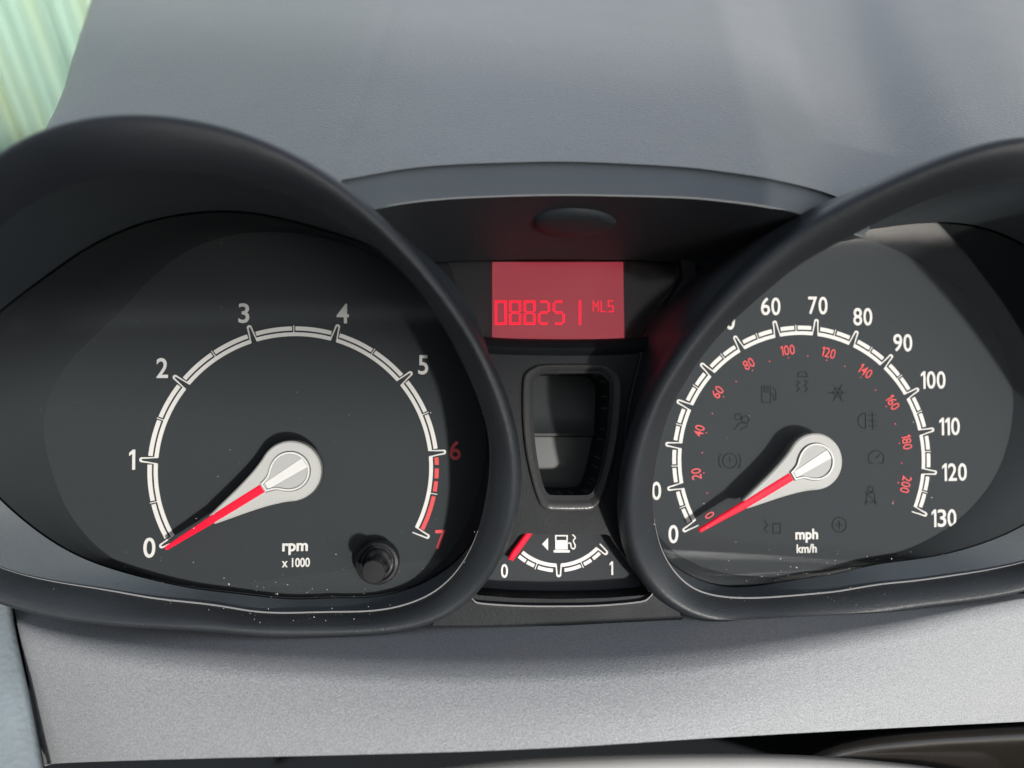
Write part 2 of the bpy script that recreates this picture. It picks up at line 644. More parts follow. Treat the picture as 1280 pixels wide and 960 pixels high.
SL2 = [(1330, 224, 74), (1280, 227, 73), (1210, 235, 71), (1160, 250, 68), (1110, 272, 65), (1047, 305, 61), (997, 332, 57), (965, 360, 54), (931, 388, 51),
       (905, 414, 48), (880, 443, 45), (860, 473, 42), (845, 498, 39), (832, 529, 36), (825, 558, 33), (818, 590, 29), (816, 624, 25), (819, 656, 21),
       (828, 690, 15), (841, 712, 12), (860, 732, 10), (882, 742, 9), (910, 746, 9), (960, 746, 9), (1035, 740, 9), (1135, 726, 9), (1210, 715, 9.5), (1280, 701, 10),
       (1345, 680, 13), (1395, 640, 20), (1425, 570, 30), (1428, 480, 42), (1410, 385, 54), (1380, 290, 66)]
SL3 = [(1185, 277, 34), (1222, 282, 33.5), (1260, 295, 32.5), (1280, 306, 32), (1330, 350, 28), (1365, 430, 22), (1368, 510, 15), (1340, 590, 10), (1300, 637, 6),
       (1222, 677, 4), (1135, 698, 3.5), (1022, 720, 3), (960, 730, 3), (900, 733, 3), (1135, 281, 34),
       ('f', 180, 0.0590, 0.014), ('f', 202, 0.0580, 0.009), ('f', 158, 0.061, 0.020), ('f', 138, 0.066, 0.026)]
SL4 = [(1247, 592, 0), (1262, 550, 0), (1210, 640, 0), (1150, 680, 0), (1060, 705, 0), (960, 722, 0), (1268, 500, 0),
       ('f', 180, 0.0575, 0), ('f', 205, 0.054, 0), ('f', 150, 0.062, 0), ('f', 120, 0.068, 0), ('f', 90, 0.072, 0), ('f', 65, 0.076, 0)]


def lens_plane(a3):
    """best plane through the lens seat: tilt and height"""
    X = [(r * math.sin(2 * math.pi * i / NA), h) for i, (r, h) in enumerate(a3)]
    m1, m2 = sum(q[0] for q in X) / NA, sum(q[1] for q in X) / NA
    gz = sum((q[0] - m1) * (q[1] - m2) for q in X) / sum((q[0] - m1) ** 2 for q in X)
    lo = min(q[0] for q in X)
    lift = max(0.0, 0.0026 - (m2 + gz * (lo - m1)))
    return gz, m1, m2 + lift


def lens_h(gl, z):
    return gl[2] + gl[0] * (z - gl[1])


def build_hood(root, c, l1, l2, l3, l4, hmin):
    a1, a2, a3, a4 = (Loop(c, l).table(NA, k) for l, k in ((l1, 60), (l2, 20), (l3, 34), (l4, 16)))
    gl = lens_plane(a3)
    a3 = [[r, lens_h(gl, r * math.sin(2 * math.pi * i / NA))] for i, (r, h) in enumerate(a3)]
    # hood: skirt, rolled crest, front face, lip
    seat = [[max(a3[i][0], a4[i][0]) + 0.0016, a3[i][1]] for i in range(NA)]
    back = [[r, hmin] for r, h in seat]
    seat = [[max(q[0], a2[i][0] * 0.5 + q[0] * 0.5 + 0.0016), q[1]] for i, q in enumerate(seat)]
    mid = [[max(a1[i][0] + 0.0016, a2[i][0] + 0.0026), min(a2[i][1] - 0.001, a1[i][1] - 0.0075)] for i in range(NA)]
    mid = [[max(m_[0], seat[i][0]), max(m_[1], seat[i][1] + 0.0005)] for i, m_ in enumerate(mid)]
    rings = [ring(c, back), ring(c, offt(seat, 0.0002, 0)), ring(c, mid), ring(c, offt(a1, 0.0019, -0.0062)), ring(c, offt(a1, 0.0016, -0.0040)), ring(c, offt(a1, 0.0011, -0.0022)),
             ring(c, offt(a1, 0.0004, -0.0008)), ring(c, offt(a1, -0.0005, -0.0001)), ring(c, offt(a1, -0.0016, -0.0002))]
    for t in (0.3, 0.6, 0.85):
        mm = mixt(offt(a1, -0.0016, -0.0002), a2, t)
        rings.append(ring(c, offt(mm, 0, 0.0008 * math.sin(math.pi * t))))
    rings += [ring(c, offt(a2, 0.0003, 0.0)), ring(c, offt(a2, 0, -0.0003))]
    V, F = loft(rings)
    hood = obj('hood', V, F, 'hood', root, True, angle=60)
    # painted highlight along the lower lip
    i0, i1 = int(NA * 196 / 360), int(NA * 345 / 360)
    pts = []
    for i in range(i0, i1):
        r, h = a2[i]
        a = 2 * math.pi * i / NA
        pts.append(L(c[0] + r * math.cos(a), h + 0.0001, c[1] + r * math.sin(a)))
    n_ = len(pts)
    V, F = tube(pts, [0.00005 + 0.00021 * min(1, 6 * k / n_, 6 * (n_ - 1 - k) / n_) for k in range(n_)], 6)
    obj('lip_highlight', V, F, 'lip', root, True)
    # tunnel wall: from the lip down to the lens seat
    rings = [ring(c, offt(a2, 0.0001, -0.0004))]
    for t in (0.25, 0.5, 0.75, 1.0):
        rings.append(ring(c, mixt(offt(a2, 0, -0.0004), a3, t)))
    V, F = loft(rings)
    obj('tunnel_wall', V, F, 'tunnel', root, True, angle=60)
    # under the lens: a dark wall from the lens seat to the dial
    b3 = [[r, max(0.0006, h)] for r, h in a3]
    dial_edge = [[max(p[0], 0.02), 0.0004] for p in a4]
    rings = [ring(c, offt(b3, -0.0004, -0.0006)), ring(c, mixt(b3, dial_edge, 0.5)), ring(c, dial_edge), ring(c, offt(dial_edge, -0.0003, -0.0003))]
    V, F = loft(rings)
    obj('dial_surround', V, F, 'surround', root, True, angle=60)
    # lens pane, a bowed sheet with thickness
    rows = []
    for t in (1.0, 0.75, 0.5, 0.25, 0.03):
        rows.append([[r * t, 0] for r, h in a3])
    # height: harmonic blend of the rim heights
    rr = [[L(c[0] + r * t * math.cos(2 * math.pi * i / NA), lens_h(gl, r * t * math.sin(2 * math.pi * i / NA)) - 0.0002, c[1] + r * t * math.sin(2 * math.pi * i / NA))
           for i, (r, h) in enumerate(a3)] for t in (0.999, 0.9, 0.75, 0.5, 0.25, 0.02)]
    V, F = loft(rr)
    F.append(tuple(range(5 * NA, 6 * NA)))
    obj('lens', V, F, 'lens', root, True, angle=80)
    # the dial disc with its back
    poly = [(c[0] + (r + 0.0008) * math.cos(2 * math.pi * i / NA), c[1] + (r + 0.0008) * math.sin(2 * math.pi * i / NA)) for i, (r, h) in enumerate(a4)]
    V, F = slab(poly[::2], -0.004, 0.0)
    obj('dial_face', V, F, 'dial', root)
    return a1, a2, a3, a4


# ------------------------------------------------------------------ scale marks and needles
RB0, RB1, RO0, RO1, RT = 0.04035, 0.04150, 0.04205, 0.04330, 0.0457
HP0, HP1 = -0.0001, 0.00022


def major_tick(c, a, parent, m='white', open_end=0):
    """hairpin tick: a white loop with a dark slot, open to the dial centre"""
    d = Vector((math.cos(rad(a)), math.sin(rad(a))))
    n = Vector((-d.y, d.x))
    cc = Vector(c)
    pts = []
    wb, wt = 0.00095, 0.00052
    r0 = RB0 + 0.0001
    for s, r, w in ((1, r0, wb), (1, RB1, wb * 0.92), (1, RO1, wt * 1.25), (1, RT - 0.0008, wt)):
        pts.append(cc + d * r + n * w * s)
    for k in range(1, 6):
        t = math.pi * k / 6
        pts.append(cc + d * (RT - 0.0008 + 0.0006 * math.sin(t)) + n * wt * math.cos(t))
    for s, r, w in ((-1, RT - 0.0008, wt), (-1, RO1, wt * 1.25), (-1, RB1, wb * 0.92), (-1, r0, wb)):
        pts.append(cc + d * r + n * w * s)
    ws = [0.00032, 0.00034, 0.0004, 0.00046] + [0.0006] * 5 + [0.00046, 0.0004, 0.00034, 0.00032]
    V, F = ribbon([tuple(p) for p in pts], ws, HP0, HP1)
    return obj('major_tick', V, F, m, parent)


def line_tick(c, a, parent, m='white', r0=RB1 - 0.0002, r1=RO1 + 0.0003, w=0.00026):
    d = Vector((math.cos(rad(a)), math.sin(rad(a))))
    V, F = ribbon([tuple(Vector(c) + d * r0), tuple(Vector(c) + d * r1)], w, HP0, HP1)
    return obj('minor_tick', V, F, m, parent)


def band(c, r0, r1, a0, a1, name, m, parent):
    n = max(3, int(abs(a1 - a0) / 1.5))
    V, F = ribbon(arc(c[0], c[1], (r0 + r1) / 2, a0, a1, n), r1 - r0, HP0, HP1 + 0.00003)
    return obj(name, V, F, m, parent)


def needle(root, c, tip_uv):
    """pointer with a silver teardrop hub"""
    HT = 0.0085
    t = loc(*tip_uv, 0.0075)
    d = Vector((t.x - c[0], t.z - c[1]))
    Ln = d.length
    d.normalize()
    n = Vector((-d.y, d.x))
    cc = Vector(c)
    def tf(x, h, z):                       # x along the needle, z across
        q = cc + d * x + n * z
        return L(q.x, h, q.y)
    def tear(R, xs, ws, k=40):
        """round back, straight flanks that pinch to half-width ws at distance xs"""
        side = []
        a_end = 62
        for i in range(k + 1):
            a = rad(180 - (180 - a_end) * i / k)
            side.append((R * math.cos(a), R * math.sin(a)))
        x1, z1 = side[-1]
        q0, q1, q2, q3 = (x1, z1), (x1 + R * 0.62, z1 - R * 0.33), (xs - R * 0.8, ws + R * 0.19), (xs, ws)
        for i in range(1, 15):
            s = i / 14
            side.append(tuple((1 - s) ** 3 * p + 3 * (1 - s) ** 2 * s * q + 3 * (1 - s) * s * s * r + s ** 3 * w for p, q, r, w in zip(q0, q1, q2, q3)))
        return side + [(x, -z) for x, z in reversed(side[1:])]
    nd = thing('needle', L(c[0], 0, c[1]), None, None)
    nd.location = W(L(c[0], 0, c[1])) - wloc(root)
    nd.parent = root
    # spindle and dark underside
    V, F = lathe(c[0], c[1], [(0.0032, 0), (0.0032, 0.0035), (0.0070, 0.0035), (0.0070, 0.0045)], 32)
    obj('spindle', V, F, 'dark', nd)
    o = tear(0.0091, 0.0255, 0.00125)
    V, F = slab(o, 0.0043, 0.0066, tf=tf)
    obj('hub_underside', V, F, 'dark', nd)
    o = tear(0.0088, 0.0262, 0.0015)
    V, F = slab(o, 0.00665, HT, 0.00045, tf=tf)
    obj('hub', V, F, 'silver', nd, True, angle=35)
    # raised cap inside a dark ring that paints its shading
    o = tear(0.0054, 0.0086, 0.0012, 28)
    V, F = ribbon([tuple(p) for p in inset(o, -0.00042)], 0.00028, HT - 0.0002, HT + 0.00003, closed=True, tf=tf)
    obj('cap_shade_ring', V, F, 'dark', nd)
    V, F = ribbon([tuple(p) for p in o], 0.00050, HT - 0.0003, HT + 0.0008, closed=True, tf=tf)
    obj('cap_ring', V, F, 'silvergleam', nd, True, angle=35)
    o2 = inset(o, 0.00045)
    V, F = slab(o2, HT - 0.0003, HT + 0.00025, tf=tf)
    obj('cap', V, F, 'silvercap', nd)
    # the facet across the cap, a shallow ridge, gleam painted in paler silver
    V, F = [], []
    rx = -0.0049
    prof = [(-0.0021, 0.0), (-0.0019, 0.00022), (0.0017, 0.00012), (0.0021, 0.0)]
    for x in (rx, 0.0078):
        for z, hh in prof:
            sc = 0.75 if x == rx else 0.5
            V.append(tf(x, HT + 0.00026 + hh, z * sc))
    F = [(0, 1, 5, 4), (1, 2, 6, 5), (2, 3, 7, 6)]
    obj('cap_facet', V, F, 'silvergleam', nd)
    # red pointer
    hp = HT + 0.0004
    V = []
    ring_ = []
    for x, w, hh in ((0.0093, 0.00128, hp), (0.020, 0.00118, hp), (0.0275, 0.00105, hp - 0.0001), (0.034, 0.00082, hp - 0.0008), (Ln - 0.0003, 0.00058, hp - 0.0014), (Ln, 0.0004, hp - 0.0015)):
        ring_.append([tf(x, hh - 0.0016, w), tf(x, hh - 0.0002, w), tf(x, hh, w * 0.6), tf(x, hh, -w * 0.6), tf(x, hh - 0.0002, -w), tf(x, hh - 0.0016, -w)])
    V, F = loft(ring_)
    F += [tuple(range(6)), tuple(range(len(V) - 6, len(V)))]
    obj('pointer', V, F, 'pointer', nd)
    return nd


def stroke_icon(parent, u, v, size, strokes, m='ghost', w=0.00028, label=None):
    """flat unlit warning symbol; strokes are polylines in -1..1"""
    k = loc(u, v, 0)
    parts = []
    for s in strokes:
        pts = [(k.x + a * size, k.z + b * size) for a, b in s]
        parts.append(ribbon(pts, w, -0.0001, 0.00012))
    V, F = merge(*parts)
    o = obj('warning_symbol', V, F, m, parent)
    if label: o['label'] = label
    return o


def circ(r=1.0, a0=0, a1=360, n=22, cx=0, cy=0):
    return [(cx + r * math.cos(rad(a0 + (a1 - a0) * i / n)), cy + r * math.sin(rad(a0 + (a1 - a0) * i / n))) for i in range(n + 1)]


K = 0.000245           # metres per photo pixel in the dial plane


def numeral(parent, body, u, v, hpx, wpx, m='white', rot=0, fat=0.012, name='numeral'):
    k = loc(u, v, 0)
    if body.isdigit():
        return number(name, body, k.x, k.z, hpx * K, wpx * K, m, parent, rot, 0.00015, fat)
    return text(name, body, k.x, k.z, hpx * K, wpx * K, m, parent, rot, 0.00015, fat)


# ================================================================== OUTSIDE
def matte(name, cols, scale, rough=0.9):
    m = bpy.data.materials.new(name)
    m.use_nodes = True
    nt = m.node_tree
    b = nt.nodes['Principled BSDF']
    b.inputs['Roughness'].default_value = rough
    tc = nt.nodes.new('ShaderNodeTexCoord')
    mp = nt.nodes.new('ShaderNodeMapping')
    mp.inputs['Scale'].default_value = scale
    n = nt.nodes.new('ShaderNodeTexNoise')
    n.inputs['Scale'].default_value = 1
    n.inputs['Detail'].default_value = 6
    r = nt.nodes.new('ShaderNodeValToRGB')
    e = r.color_ramp.elements
    e[0].position, e[0].color = 0.34, (*cols[0], 1)
    e[1].position, e[1].color = 0.66, (*cols[-1], 1)
    for i, c in enumerate(cols[1:-1]):
        x = e.new(0.34 + 0.32 * (i + 1) / (len(cols) - 1))
        x.color = (*c, 1)
    nt.links.new(tc.outputs['Object'], mp.inputs[0])
    nt.links.new(mp.outputs[0], n.inputs['Vector'])
    nt.links.new(n.outputs['Fac'], r.inputs[0])
    nt.links.new(r.outputs[0], b.inputs['Base Color'])
    return m


M['reflectwall'] = matte('wall render', [(0.30, 0.31, 0.32), (0.38, 0.39, 0.40)], (2, 2, 2))
M['ground'] = matte('gravel ground', [(0.19, 0.185, 0.175), (0.22, 0.215, 0.20)], (0.35, 0.35, 0.35))
M['sheet'] = matte('painted tin', [(0.20, 0.32, 0.25), (0.27, 0.40, 0.33), (0.27, 0.36, 0.24)], (9, 9, 1.1), 0.6)

g = 60
tag(obj('ground', [(-g, -g, 0), (g, -g, 0), (g, g, 0), (-g, g, 0)], [(0, 1, 2, 3)], 'ground', world_co=True, base=Vector((0, 0, 0))), kind='structure')

FY = 2.55
fence = bpy.data.objects.new('corrugated_fence', None)
fence.location = (-2.6, FY, 0)
COL.objects.link(fence)
tag(fence, 'pale green corrugated metal fence outside, beyond the left end of the dashboard', 'fence')
pitch_, amp = 0.050, 0.010
for s in range(4):
    x0 = -4.4 + s * 0.99
    n = 20 * 8
    V, F = [], []
    for z in (0.02, 0.75, 1.9):
        for i in range(n + 1):
            x = x0 + i * pitch_ / 8
            V.append((x, FY + amp * math.sin(2 * math.pi * i / 8) + (0.004 if s % 2 else 0), z))
    F = grid_faces(3, n + 1)
    o = obj('corrugated_sheet', V, F, 'sheet', fence, True, world_co=True)
    md = o.modifiers.new('gauge', 'SOLIDIFY')
    md.thickness = 0.001
for zz in (0.35, 1.5):
    V = [(x, y, z) for x in (-4.4, -0.45) for y in (FY + 0.018, FY + 0.06) for z in (zz, zz + 0.05)]
    F = [(0, 1, 3, 2), (4, 5, 7, 6), (0, 1, 5, 4), (2, 3, 7, 6), (0, 2, 6, 4), (1, 3, 7, 5)]
    obj('rail', V, F, 'dark', fence, world_co=True)

# ================================================================== DASHBOARD TOP
# a wide skin, level in the car, that starts at the brow above the instruments
N_UP = RW.transposed() @ Vector((0, 0, 1))            # world up, camera frame
BROW0 = P(690, 203, 0.050)


def on_dash(u, v, drop=0.0):
    r = ray(u, v)
    t = (BROW0 - N_UP * drop).dot(N_UP) / r.dot(N_UP)
    return r * max(t, 0.1835 + 0.0185 * min(1, max(0, (u - 960) / 100)) * (v > 150))


FWD = (RW.transposed() @ Vector((0, 1, 0))).normalized()   # level, away from the driver
brow_px = [(46, 174), (80, 167), (115, 162), (170, 159), (230, 165), (300, 184), (350, 205), (400, 226), (440, 222.5), (500, 212), (560, 206), (640, 203), (700, 202), (760, 203.5), (850, 208.5), (900, 214), (960, 223), (1020, 237), (1062, 251), (1100, 258), (1140, 250), (1210, 206), (1280, 189), (1340, 186), (1420, 205)]
brow_px = cat_rom(brow_px, 5)
left_px = cat_rom([(46, 174), (49, 146), (54, 118), (65, 76), (82, 30), (102, -20), (129, -90), (169, -170)], 5)
dash = thing('dashboard', BROW0, 'grey soft-touch dashboard top curving over the instruments under the windscreen', 'dashboard')
# outline: brow from left to right, far edge, left edge back
edge = [on_dash(u, v) for u, v in brow_px]
lft = [on_dash(u, v) for u, v in left_px]
# rows of the skin: interpolate between the left edge curve and a right edge
rows = []
NR = len(lft)
right_end = edge[-1]
depth = [(p - lft[0]).dot(FWD) for p in lft]
for i in range(NR):
    t = i / (NR - 1)
    row = []
    for j in range(len(edge)):
        s = j / (len(edge) - 1)
        b = edge[j]
        far = lft[-1] + Vector((0.95, 0, 0)) * s + FWD * (0.10 * math.sin(math.pi * s))
        # Coons-like blend keeps the brow, the left edge and a gentle right side
        lft_off = lft[i] - (lft[0] * (1 - t) + lft[-1] * t)
        p = b * (1 - t) + far * t + lft_off * (1 - s) ** 3
        crown = 0.006 * math.sin(math.pi * min(1, t * 1.0)) * math.sin(math.pi * min(1, s * 1.1 if s < .9 else 1))
        row.append(p + N_UP * crown)
    rows.append(row)
# roll the left edge over
pre = []
for off, dz in ((0.004, -0.060), (0.000, -0.030), (0.0003, -0.013), (0.0030, -0.0058), (0.0075, -0.0018)):
    pre.append((off, dz))
V = []
for i in range(NR):
    dk = 0.12 + 0.88 * min(1, i / 14)
    out = [rows[i][0] + Vector((off, 0, 0)) * dk + N_UP * dz * dk for off, dz in pre]
    rr = rows[i]
    V += out + [rr[0] + Vector((0.013, 0, 0)) * dk - N_UP * 0.0002] + rr[6:]
nc = len(pre) + 1 + len(edge) - 6
obj('upper_skin', V, grid_faces(NR, nc), 'dash', dash, True, angle=80)
# brow: the front edge with its rolled lip and the band under it
brow_px = cat_rom([(425, 225), (440, 222.5), (500, 212), (560, 206), (640, 203), (700, 202), (760, 203.5), (850, 208.5), (900, 214), (960, 223), (1020, 237), (1062, 251), (1100, 262)], 6)
edge = [on_dash(u, v) for u, v in brow_px]
band_px = cat_rom([(438, 268), (452, 264), (500, 254), (560, 247.5), (640, 244), (700, 243), (760, 243.5), (850, 246), (900, 250), (960, 258), (1015, 272), (1052, 287), (1080, 296)], 6)
low = []
for (u, v), e in zip(band_px, edge):
    r = ray(u, v)
    low.append(r * (e.y - 0.0015))
rr = [[e + FWD * 0.0035 - N_UP * 0.0008 for e in edge], [e + FWD * 0.0010 - N_UP * 0.0003 for e in edge], [e - N_UP * 0.0016 for e in edge],
      [a * 0.5 + b * 0.5 for a, b in zip(edge, low)], low]
V, F = loft(rr, False)
obj('brow_band', V, F, 'browband', dash, True, angle=70)
# far right: the dash rises to a pale vent plinth next to the windscreen post
# ceiling of the display recess, sloping down to the display window
ceil0 = [l + FWD * 0.0 + Vector((0, 0.0004, -0.0002)) for l in low]
wall_px = cat_rom([(528, 330), (534, 329), (548, 328.5), (580, 327), (640, 325.5), (700, 325), (750, 325.5), (790, 326), (812, 327), (832, 328), (850, 329.5), (864, 331), (876, 334)], 6)
back = [P(u, v - 1.0, 0.009) for u, v in wall_px]
rr = [ceil0]
for t in (0.04, 0.2, 0.4, 0.6, 0.8, 1.0):
    rr.append([a * (1 - t) + b * t for a, b in zip(ceil0, back)])
V, F = loft(rr, False)
obj('recess_ceiling', V, F, 'brow', dash, True, angle=70)
# oval blister in the ceiling
i0 = min(range(len(low)), key=lambda i: abs(band_px[i][0] - 721))
A0, B0 = ceil0[i0], back[i0]
ax_in = (B0 - A0)
ax_x = Vector((1, 0, 0))
nrm = ax_in.cross(ax_x).normalized()
if nrm.z > 0: nrm = -nrm
cen = A0 + ax_in * 0.36
V = []
prof = [(1.0, -0.0003), (0.94, 0.0009), (0.8, 0.0014), (0.5, 0.0017), (0.15, 0.0018)]
for s, hh in prof:
    for k in range(40):
        t = 2 * math.pi * k / 40
        V.append(cen + ax_x * (0.0115 * s * math.cos(t)) + ax_in.normalized() * (0.0085 * s * math.sin(t)) + nrm * hh)
F = grid_faces(len(prof), 40, True) + [tuple(range(160, 200))]
obj('oval_blister', V, F, 'brow', dash, True, angle=80)

# ================================================================== GAUGES
tacho = thing('tachometer', L(TC[0], 0, TC[1]), 'left gauge, dark dial with red line from 6 to 7 and the letters rpm', 'gauge')
speedo = thing('speedometer', L(SC[0], 0, SC[1]), 'right gauge with numbers to 130 mph and small red kilometre figures', 'gauge')
ta = build_hood(tacho, TC, TL1, TL2, TL3, TL4, -0.012)
sa = build_hood(speedo, SC, SL1, SL2, SL3, SL4, -0.012)

# tachometer scale
def tang(v): return TA0 - TDA * v
g_ = 1.75                   # half gap of the bands at a hairpin, degrees
for i in range(8):
    major_tick(TC, tang(i), tacho)
for i in range(7):
    e0 = 1.28
    band(TC, RB0, RB1, tang(i) - e0, tang(i + 1) + e0, 'scale_arc', 'white', tacho)
    mid = tang(i + 0.5)
    line_tick(TC, mid, tacho)
    if i < 6:
        band(TC, RO0, RO1, tang(i) - g_, mid + 0.7, 'scale_segment', 'white', tacho)
        band(TC, RO0, RO1, mid - 0.7, tang(i + 1) + g_, 'scale_segment', 'white', tacho)
for a, b in ((6.055, 6.145), (6.19, 6.31), (6.345, 6.47), (6.53, 6.955)):
    band(TC, RO0, RO1, tang(a), tang(b), 'redline_segment', 'red', tacho)
for t, u, v, m, w in (('0', 187, 684.5, 'white', 14), ('1', 165.5, 574.5, 'white', 13.5), ('2', 203, 460, 'white', 13.5), ('3', 305, 391.5, 'white', 13),
                      ('4', 428.5, 392, 'white', 15), ('5', 529, 456, 'white', 12.5), ('6', 569, 563, 'red', 14), ('7', 550.5, 674.5, 'red', 13)):
    numeral(tacho, t, u, v, 24.5, w, m)
numeral(tacho, 'rpm', 369, 686, 14.5, 31, fat=0.03, name='unit_lettering')
numeral(tacho, 'x 1000', 370, 703, 11.5, 34, fat=0.022, name='unit_lettering')
needle(tacho, TC, (206.5, 686))

# speedometer scale
def sang(v): return SA0 - SDA * v / 10
for i in range(14):
    major_tick(SC, sang(10 * i), speedo)
for i in range(13):
    e0 = 1.28
    band(SC, RB0, RB1, sang(10 * i) - e0, sang(10 * i + 10) + e0, 'scale_arc', 'white', speedo)
    mid = sang(10 * i + 5)
    line_tick(SC, mid, speedo)
    band(SC, RO0, RO1, sang(10 * i) - g_ - 0.3, mid + 0.8, 'scale_segment', 'white', speedo)
    band(SC, RO0, RO1, mid - 0.8, sang(10 * i + 10) + g_ + 0.3, 'scale_segment', 'white', speedo)
for t, u, v, w in (('0', 841.5, 667.5, 13), ('10', 816.5, 613.5, 12.3), ('20', 809, 553, 12.4), ('30', 823, 496, 12.4), ('40', 856, 441, 12.4), ('50', 906, 401, 12.4), ('60', 963, 383, 12.4), ('70', 1022, 382, 12.4),
                   ('80', 1078, 396, 12.4), ('90', 1128, 428.5, 12.4), ('100', 1166, 475, 12.4), ('110', 1186.5, 533, 12.4), ('120', 1192.6, 590, 12.4), ('130', 1179.5, 647.5, 12.4)):
    numeral(speedo, t, u, v, 23.5, w)
for k in range(11):
    v = 20 * k
    a = rad(sang(v / 1.6093))
    r = 0.0357
    body = str(v)
    number('kilometre_figure', body, SC[0] + r * math.cos(a), SC[1] + r * math.sin(a), 13 * K, 6.8 * K, 'red', speedo, a - math.pi / 2, 0.00015, 0.004)
for k in range(1, 22):
    a = rad(sang(10 * k / 1.6093))
    r = 0.0332 if k % 2 == 0 else 0.0335
    x, z = SC[0] + r * math.cos(a), SC[1] + r * math.sin(a)
    V, F = lathe(x, z, [(0.00022, -0.0001), (0.00022, 0.0001)], 8)
    obj('kilometre_dot', V, F, 'red', speedo)
numeral(speedo, 'mph', 1008, 669.5, 18, 31, fat=0.03, name='unit_lettering')
numeral(speedo, 'km/h', 1008, 685.5, 11.5, 27.5, fat=0.022, name='unit_lettering')
needle(speedo, SC, (875, 664))

# unlit warning symbols
CAR = [[(-1, -.2), (-.7, .3), (.7, .3), (1, -.2), (-1, -.2)], [(-.5, .3), (-.3, .8), (.3, .8), (.5, .3)]]
sym = [
    (speedo, 960, 493, .0026, [[(-.8, -1), (-.8, 1), (.3, 1), (.3, -1), (-.8, -1)], [(-.5, .3), (0, .3), (0, .75), (-.5, .75), (-.5, .3)], [(.3, .1), (.7, 0), (.7, -.7), (1, -.7), (1, .5), (.6, .9)]]),
    (speedo, 1003, 478, .0034, [[(-.5, .55), (-.35, 1), (.35, 1), (.5, .55), (-.5, .55)], [(-.6, .2), (-.3, 0), (-.6, -.3), (-.3, -.6), (-.6, -.9)], [(.2, .2), (.5, 0), (.2, -.3), (.5, -.6), (.2, -.9)]]),
    (speedo, 1047, 491, .0032, [[(-1, 0), (1, 0)], [(-.5, .87), (.5, -.87)], [(.5, .87), (-.5, -.87)], circ(.5, n=6)]),
    (speedo, 1083, 526, .0034, [circ(.75, 90, 270, 10, cx=-.1), [(-.1, .75), (-.1, -.75)], [(.2, .5), (1, .5)], [(.2, 0), (1, 0)], [(.2, -.5), (1, -.5)], [(.6, .9), (.6, -.9)]]),
    (speedo, 926, 527, .0030, [circ(.35, n=12, cx=-.3, cy=.5), [(-.8, -.9), (-.2, -.2), (.5, 0)], circ(.4, n=12, cx=.5, cy=.2), [(-.1, -.9), (.8, -.4)]]),
    (speedo, 912, 576, .0036, [circ(.65), circ(1.0, -40, 40, 8), circ(1.0, 140, 220, 8), [(0, .35), (0, -.1)], [(0, -.3), (0, -.38)]]),
    (speedo, 1095, 573, .0026, [circ(1.0, -40, 220, 18), [(0, 0), (.5, .5)], [(-.9, -.6), (-.4, -.6)], [(.9, -.6), (.4, -.6)]]),
    (speedo, 1088, 620, .0032, [circ(.3, n=10, cy=.7), [(-.5, -.9), (-.4, .3), (.4, .3), (.5, -.9)], [(-.6, .5), (.5, -.6)], [(-.7, -.6), (.7, -.6)]]),
    (speedo, 1049, 656, .0028, [circ(.85), [(-.5, 0), (.5, 0)], [(0, -.5), (0, .5)]]),
    (speedo, 965, 657, .0030, [[(-.9, .6), (-.5, .1), (-.9, -.4), (-.4, -.8)], [(.1, -.8), (.1, .2), (.9, .2), (.9, -.8), (.1, -.8)]]),
    (tacho, 284, 537, .0030, [circ(.7, -90, 90, 10, cx=.1), [(.1, .7), (.1, -.7)], [(-.1, .5), (-.9, .3)], [(-.1, 0), (-.9, -.2)], [(-.1, -.5), (-.9, -.7)]]),
    (tacho, 262, 587, .0026, [[(-1, 0), (1, 0)], [(-.5, -.3), (.5, -.3)], [(0, .7), (0, 0)]]),
    (tacho, 457, 632, .0036, [circ(.7), circ(1.0, -40, 40, 8), circ(1.0, 140, 220, 8), [(0, .4), (0, -.1)], [(0, -.3), (0, -.4)]]),
    (tacho, 420, 672, .0036, [circ(.7), circ(1.0, -40, 40, 8), circ(1.0, 140, 220, 8), [(-.4, -.2), (-.2, .2), (0, -.2), (.2, .2), (.4, -.2)]]),
    (tacho, 314, 675, .0030, [circ(.45, n=14, cx=-.5), circ(.45, n=14, cx=.5)]),
    (tacho, 85, 510, .0038, [[(-1, 0), (0, .9), (0, .4), (1, .4), (1, -.4), (0, -.4), (0, -.9), (-1, 0)]]),
]
for par, u, v, s, st in sym:
    stroke_icon(par, u, v, s, st, 'ghost' if par is speedo else 'ghostlight', 0.00030 if par is speedo else 0.00024)

# ================================================================== TRIP RESET KNOB
kc = loc(473, 700, 0.0)
knob = thing('reset_knob', L(kc.x, 0, kc.z), 'black push knob standing out of the left gauge beside the word rpm', 'knob')
V, F = lathe(kc.x, kc.z, [(0.0066, 0.0003), (0.0066, 0.0042), (0.0062, 0.0050), (0.0054, 0.0053), (0.0050, 0.0046), (0.0046, 0.0046), (0.0044, 0.0054), (0.0040, 0.0056), (0.0037, 0.0040)], 48)
obj('collar', V, F, 'knob', knob, True, angle=35)
V, F = lathe(kc.x, kc.z, [(0.0033, 0.0004), (0.0033, 0.0150), (0.0034, 0.0156), (0.0034, 0.0164), (0.0031, 0.0168)], 48)
obj('stem', V, F, 'knob', knob, True, angle=35)
V, F = lathe(kc.x, kc.z, [(0.0030, 0.0162), (0.0028, 0.0165), (0.0015, 0.0166)], 40)
obj('end_cap', V, F, 'knobend', knob, True, angle=35)

